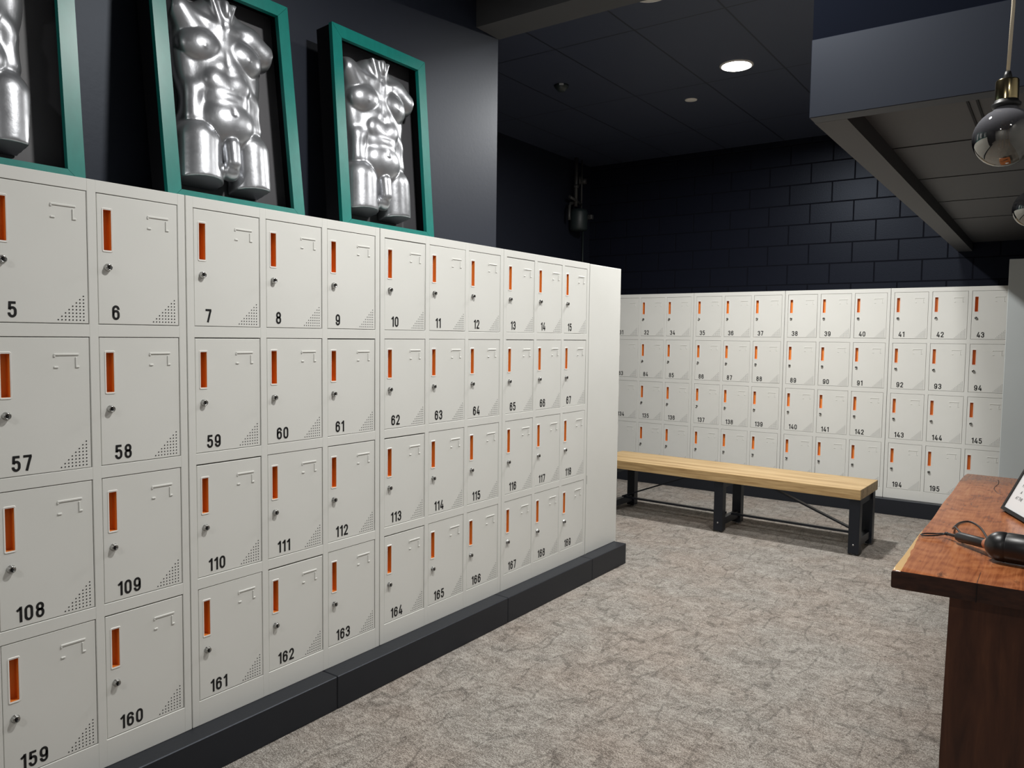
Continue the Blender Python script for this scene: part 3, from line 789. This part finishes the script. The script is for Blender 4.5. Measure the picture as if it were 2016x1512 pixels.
loop = [e0, e0+Vector((-0.014, 0.014, -0.004)), e0+Vector((-0.030, 0.018, -0.008)), e0+Vector((-0.054, 0.004, -0.0085)), e0+Vector((-0.064, -0.020, -0.0085)), e0+Vector((-0.052, -0.026, -0.0085)), e0+Vector((-0.028, -0.012, -0.007)), e0+Vector((-0.010, 0.0, -0.004)), e0]
def spline(pts_, n_=6, closed=False):
    out = []; P_ = [Vector(p) for p in pts_]
    for i in range(len(P_)-1):
        p0 = P_[max(i-1, 0)]; p1 = P_[i]; p2 = P_[i+1]; p3 = P_[min(i+2, len(P_)-1)]
        for k in range(n_):
            u = k/n_
            out.append(0.5*((2*p1)+(p2-p0)*u+(2*p0-5*p1+4*p2-p3)*u*u+(3*p1-3*p2+p3-p0)*u**3))
    out.append(P_[-1]); return out
q.tube([rel(p) for p in spline(loop)], 0.0021, 8)
q.tube([rel(p) for p in (e0, e0-ax*0.003, e0+ax*0.006)], [0.004, 0.0055, 0.005], 8)
q.build('wrist_cord', M['rubber'], r)
q = MB()
cs_ = [ax0+ax*0.012+Vector((0, 0, 0.012)), Vector((2.166, 1.055, 0.968)), Vector((2.152, 1.14, 0.945)), Vector((2.150, 1.22, 0.936)), Vector((2.158, 1.30, 0.934)), Vector((2.182, 1.33, 0.934)), Vector((2.212, 1.27, 0.934)), Vector((2.238, 1.13, 0.940)), Vector((2.252, 0.99, 0.955)), ax0+ax*(Ltot-0.075)+Vector((0.008, 0.004, 0.010))]
q.tube([rel(p) for p in spline(cs_)], 0.0028, 8); q.build('cord_loop', M['rubber'], r)

# framed notice leaning back on the counter
A_ = Vector((2.245, 1.611, CZ)); eh = Vector((0.356, -0.935, 0)); bk = Vector((0.935, 0.356, 0)); lean = math.radians(25)
r = thing('framed_notice', 'black framed white notice leaning back on the counter at the right edge', 'sign', A_)
upv = bk*math.sin(lean)+Vector((0, 0, 1))*math.cos(lean); nf = eh.cross(upv).normalized()
if nf.y > 0: nf = -nf
SW, SH, SB = 0.27, 0.215, 0.012
mw = Matrix((( eh.x, upv.x, nf.x), (eh.y, upv.y, nf.y), (eh.z, upv.z, nf.z))).to_4x4()
def sp(a_, b_, c_): return mw @ Vector((a_, b_+0.0085, c_))
def sbox(q, a, b, mi=0):
    vs_ = [q.bm.verts.new(sp(*p)) for p in ((a[0], a[1], a[2]), (b[0], a[1], a[2]), (b[0], b[1], a[2]), (a[0], b[1], a[2]), (a[0], a[1], b[2]), (b[0], a[1], b[2]), (b[0], b[1], b[2]), (a[0], b[1], b[2]))]
    for f in ((0, 3, 2, 1), (4, 5, 6, 7), (0, 1, 5, 4), (1, 2, 6, 5), (2, 3, 7, 6), (3, 0, 4, 7)): q.bm.faces.new([vs_[i] for i in f]).material_index = mi
q = MB()
sbox(q, (0, 0, -0.016), (SW, SB, 0)); sbox(q, (0, SH-SB, -0.016), (SW, SH, 0)); sbox(q, (0, SB, -0.016), (SB, SH-SB, 0)); sbox(q, (SW-SB, SB, -0.016), (SW, SH-SB, 0))
q.build('frame', M['frame_black'], r)
q = MB(); sbox(q, (SB, SB, -0.010), (SW-SB, SH-SB, -0.004)); pg = q.build('notice', M['paper'], r)
q = MB(); fx = mw.to_3x3()
a_ = sp(0.10, SH*0.62, -0.017); b_ = a_ + Vector((bk.x*0.05, bk.y*0.05, 0)); b_ = Vector((a_.x+0.02, a_.y+0.008, 0.002))
q.bar(a_, b_, 0.05, 0.003, up=nf); q.build('easel_leg', M['frame_black'], r)
def text_mesh(txt, size, ox, oy):
    cu = bpy.data.curves.new('t', 'FONT'); cu.body = txt; cu.size = size; cu.shear = 0.15
    ob = bpy.data.objects.new('t', cu); C.objects.link(ob)
    dg = bpy.context.evaluated_depsgraph_get(); me = bpy.data.meshes.new_from_object(ob.evaluated_get(dg))
    bpy.data.objects.remove(ob)
    q = MB(); q.bm.from_mesh(me)
    for v in q.bm.verts: v.co = sp(ox+v.co.x, oy+v.co.y, -0.0036)
    return q
SIGN = [('HO', 0.018, 0.052, 0.098), ('A', 0.016, 0.066, 0.074), ('AT THE', 0.016, 0.052, 0.052)]
for txt, sz, ox, oy in SIGN:
    q = text_mesh(txt, sz, ox, oy); q.build('lettering', M['ink'], pg)

# ------------------------------------------------------------------ pendant bulbs
def pendant(loc, label):
    r = thing('pendant_lamp', label, 'pendant lamp', loc, 0, 'pendant bulbs over the counter')
    R = 0.0615
    prof = [(0.0, -R)]
    for k in range(1, 15):
        a_ = -PI/2 + k*(PI*0.80)/15
        prof.append((R*math.cos(a_), R*math.sin(a_)))
    prof += [(0.034, 0.0515), (0.0265, 0.0555), (0.0220, 0.060), (0.0205, 0.064), (0.0200, 0.070)]
    q = MB(); q.lathe(prof, (0, 0, 0), (0, 0, 1), 40); q.build('glass_bulb', M['bulb'], r)
    q = MB()
    for k in range(4):
        a_ = k*PI/2+0.4
        q.bar((0.010*math.cos(a_), 0.010*math.sin(a_), -0.020), (0.006*math.cos(a_), 0.006*math.sin(a_), 0.030), 0.0025, 0.0025, up=(1, 0.2, 0))
    q.lathe([(0.0, 0.024), (0.009, 0.026), (0.006, 0.045), (0.010, 0.060), (0.0, 0.062)], (0, 0, 0), (0, 0, 1), 12)
    q.build('filament', M['filament'], r)
    q = MB(); q.lathe([(0.0195, 0.0625), (0.0258, 0.0625), (0.0275, 0.066), (0.0275, 0.070), (0.0235, 0.0725), (0.0215, 0.080), (0.0, 0.080)], (0, 0, 0), (0, 0, 1), 28); q.build('collar_ring', M['rubber'], r)
    q = MB(); q.lathe([(0.0, 0.0745), (0.0205, 0.0745), (0.0222, 0.0755), (0.0222, 0.117), (0.0205, 0.120), (0.010, 0.121), (0.0, 0.121)], (0, 0, 0), (0, 0, 1), 28); s_ = q.build('socket', M['brass'], r); sharp(s_, 40)
    q = MB(); q.lathe([(0.0085, 0.120), (0.0080, 0.129), (0.0055, 0.138), (0.0, 0.1385)], (0, 0, 0), (0, 0, 1), 16); q.build('cord_grip', M['rubber'], r)
    top_z = (RZ if loc[1] > 1.5 else CEIL) - loc[2]
    q = MB(); q.tube([(0, 0, 0.137)] + [(0.004*math.sin(k*1.1)*min(1, (10-k)/4), 0.003*math.sin(k*0.9)*min(1, (10-k)/4), 0.137+(top_z-0.137)*k/10) for k in range(1, 11)], 0.0036, 10); q.build('cord', M['cord'], r)
    q = MB(); q.lathe([(0.0, -0.028), (0.045, -0.024), (0.052, -0.004), (0.052, 0.0), (0.0, 0.0)], (0, 0, top_z), (0, 0, 1), 28); q.build('ceiling_rose', M['brass'], r)
pendant((2.273, 0.480, 1.951), 'smoked glass pendant bulb in a brass socket on a cream cord, nearest to the camera')
pendant((2.296, 1.650, 1.962), 'smoked glass pendant bulb half cut off by the right photo edge, farther away')

# ------------------------------------------------------------------ grey partition behind the counter
q = MB(); q.box((2.062, 5.20, 0.0), (3.55, 5.26, 2.118), 0, 0.003)
tag(q.build('partition_panel', M['grey_panel']), 'plain pale grey partition panel standing behind the far end of the counter', 'partition')

# ------------------------------------------------------------------ ceiling fittings
def downlight(loc, label, lit):
    r = thing('downlight', label, 'downlight', loc)
    q = MB(); q.lathe([(0.118, 0.0), (0.118, -0.004), (0.108, -0.010), (0.100, -0.009), (0.098, 0.0)], (0, 0, 0), (0, 0, 1), 40); q.build('trim_ring', M['offwhite'], r)
    q = MB(); q.lathe([(0.0985, -0.003), (0.06, -0.0045), (0.0, -0.005)], (0, 0, 0), (0, 0, 1), 40)
    q.build('lens', M['lens'] if lit else M['offwhite'], r)
downlight((0.412, 3.995, CEIL), 'round ceiling downlight glowing bright white above the bench', True)
downlight((0.402, 2.59, CEIL), 'unlit round downlight cut off by the top photo edge, on the black ceiling', False)
q = MB(); q.lathe([(0.0, -0.008), (0.035, -0.007), (0.049, -0.004), (0.051, 0.0), (0.0, 0.0)], (-0.170, 4.572, CEIL), (0, 0, 1), 28)
tag(q.build('ceiling_speaker', M['offwhite']), 'small flat white disc on the black ceiling left of the lit downlight', 'ceiling sensor')
r = thing('smoke_detector', 'small dark smoke detector on the ceiling above the corner cabinet', 'smoke detector', (-0.868, 3.68, CEIL))
q = MB(); q.lathe([(0.0, -0.045), (0.030, -0.044), (0.042, -0.030), (0.055, -0.014), (0.058, 0.0), (0.0, 0.0)], (0, 0, 0), (0, 0, 1), 28); q.build('housing', M['pipe_dark'], r)
q = MB(); a0 = math.atan2(CAM.y-3.68, CAM.x+0.868)
pts_ = [(0.0590*math.cos(a0+u), 0.0590*math.sin(a0+u)) for u in (-0.30, -0.15, 0, 0.15, 0.30)]
for p_, q_ in zip(pts_, pts_[1:]): q.face([(p_[0], p_[1], -0.016), (q_[0], q_[1], -0.016), (q_[0], q_[1], -0.001), (p_[0], p_[1], -0.001)])
q.build('label_band', M['label'], r)

# ------------------------------------------------------------------ pipes in the far corner
r = thing('pipe_assembly', 'dull grey pipes with valves and a dark canister high in the far left corner', 'pipework', (-2.1, 5.85, 2.72))
def pr(y, z, x=0.09): return (x, y, z)
q = MB(); q.tube([(0.09, -0.02, 0.22), (0.09, -0.02, CEIL-2.72)], 0.020, 12); q.tube([(0.09, -0.02, 0.42), (0.09, -0.02, 0.46)], 0.028, 12); q.build('riser_pipe', M['pipe'], r)
q = MB(); q.tube([(0.09, 0.10, 0.20), (0.09, 0.10, CEIL-2.72)], 0.011, 10); q.build('thin_pipe', M['pipe'], r)
q = MB(); q.tube([(0.09, -0.15, 0.31), (0.09, -0.06, 0.295), (0.09, 0.09, 0.26)], 0.017, 10); q.build('branch_pipe', M['pipe'], r)
q = MB(); q.tube([(0.09, -0.08, 0.25), (0.09, -0.13, 0.24), (0.09, -0.155, 0.21), (0.09, -0.16, 0.10), (0.09, -0.155, 0.06)], 0.018, 10); q.build('elbow_pipe', M['pipe'], r)
q = MB(); q.lathe([(0.0, -0.03), (0.03, -0.03), (0.034, 0.0), (0.03, 0.03), (0.0, 0.03)], (0.10, 0.13, 0.52), (1, 0.3, 0), 14); q.tube([(0.09, 0.06, 0.48), (0.09, 0.05, 0.56)], 0.014, 8); q.tube([(0.10, 0.13, 0.52), (0.10, 0.20, 0.56)], 0.010, 8); q.tube([(0.09, -0.02, 0.40), (0.09, 0.06, 0.48)], 0.009, 8); q.build('valve', M['pipe'], r)
q = MB(); q.lathe([(0.0, 0.0), (0.085, 0.005), (0.098, 0.03), (0.100, 0.20), (0.085, 0.235), (0.0, 0.24)], (0.10, 0.03, -0.04), (0, 0, 1), 24); q.build('canister', M['pipe_dark'], r)
q = MB(); q.box((0.12, 0.135, 0.10), (0.20, 0.185, 0.15), 0, 0.004); q.build('terminal_box', M['pipe'], r)
q = MB(); q.tube([(-2.082, 6.12, 1.6), (-2.082, 6.12, 2.86)], 0.010, 8)
tag(q.build('conduit', M['pipe_dark']), 'thin dark conduit running down the wall in the far left corner', 'conduit')
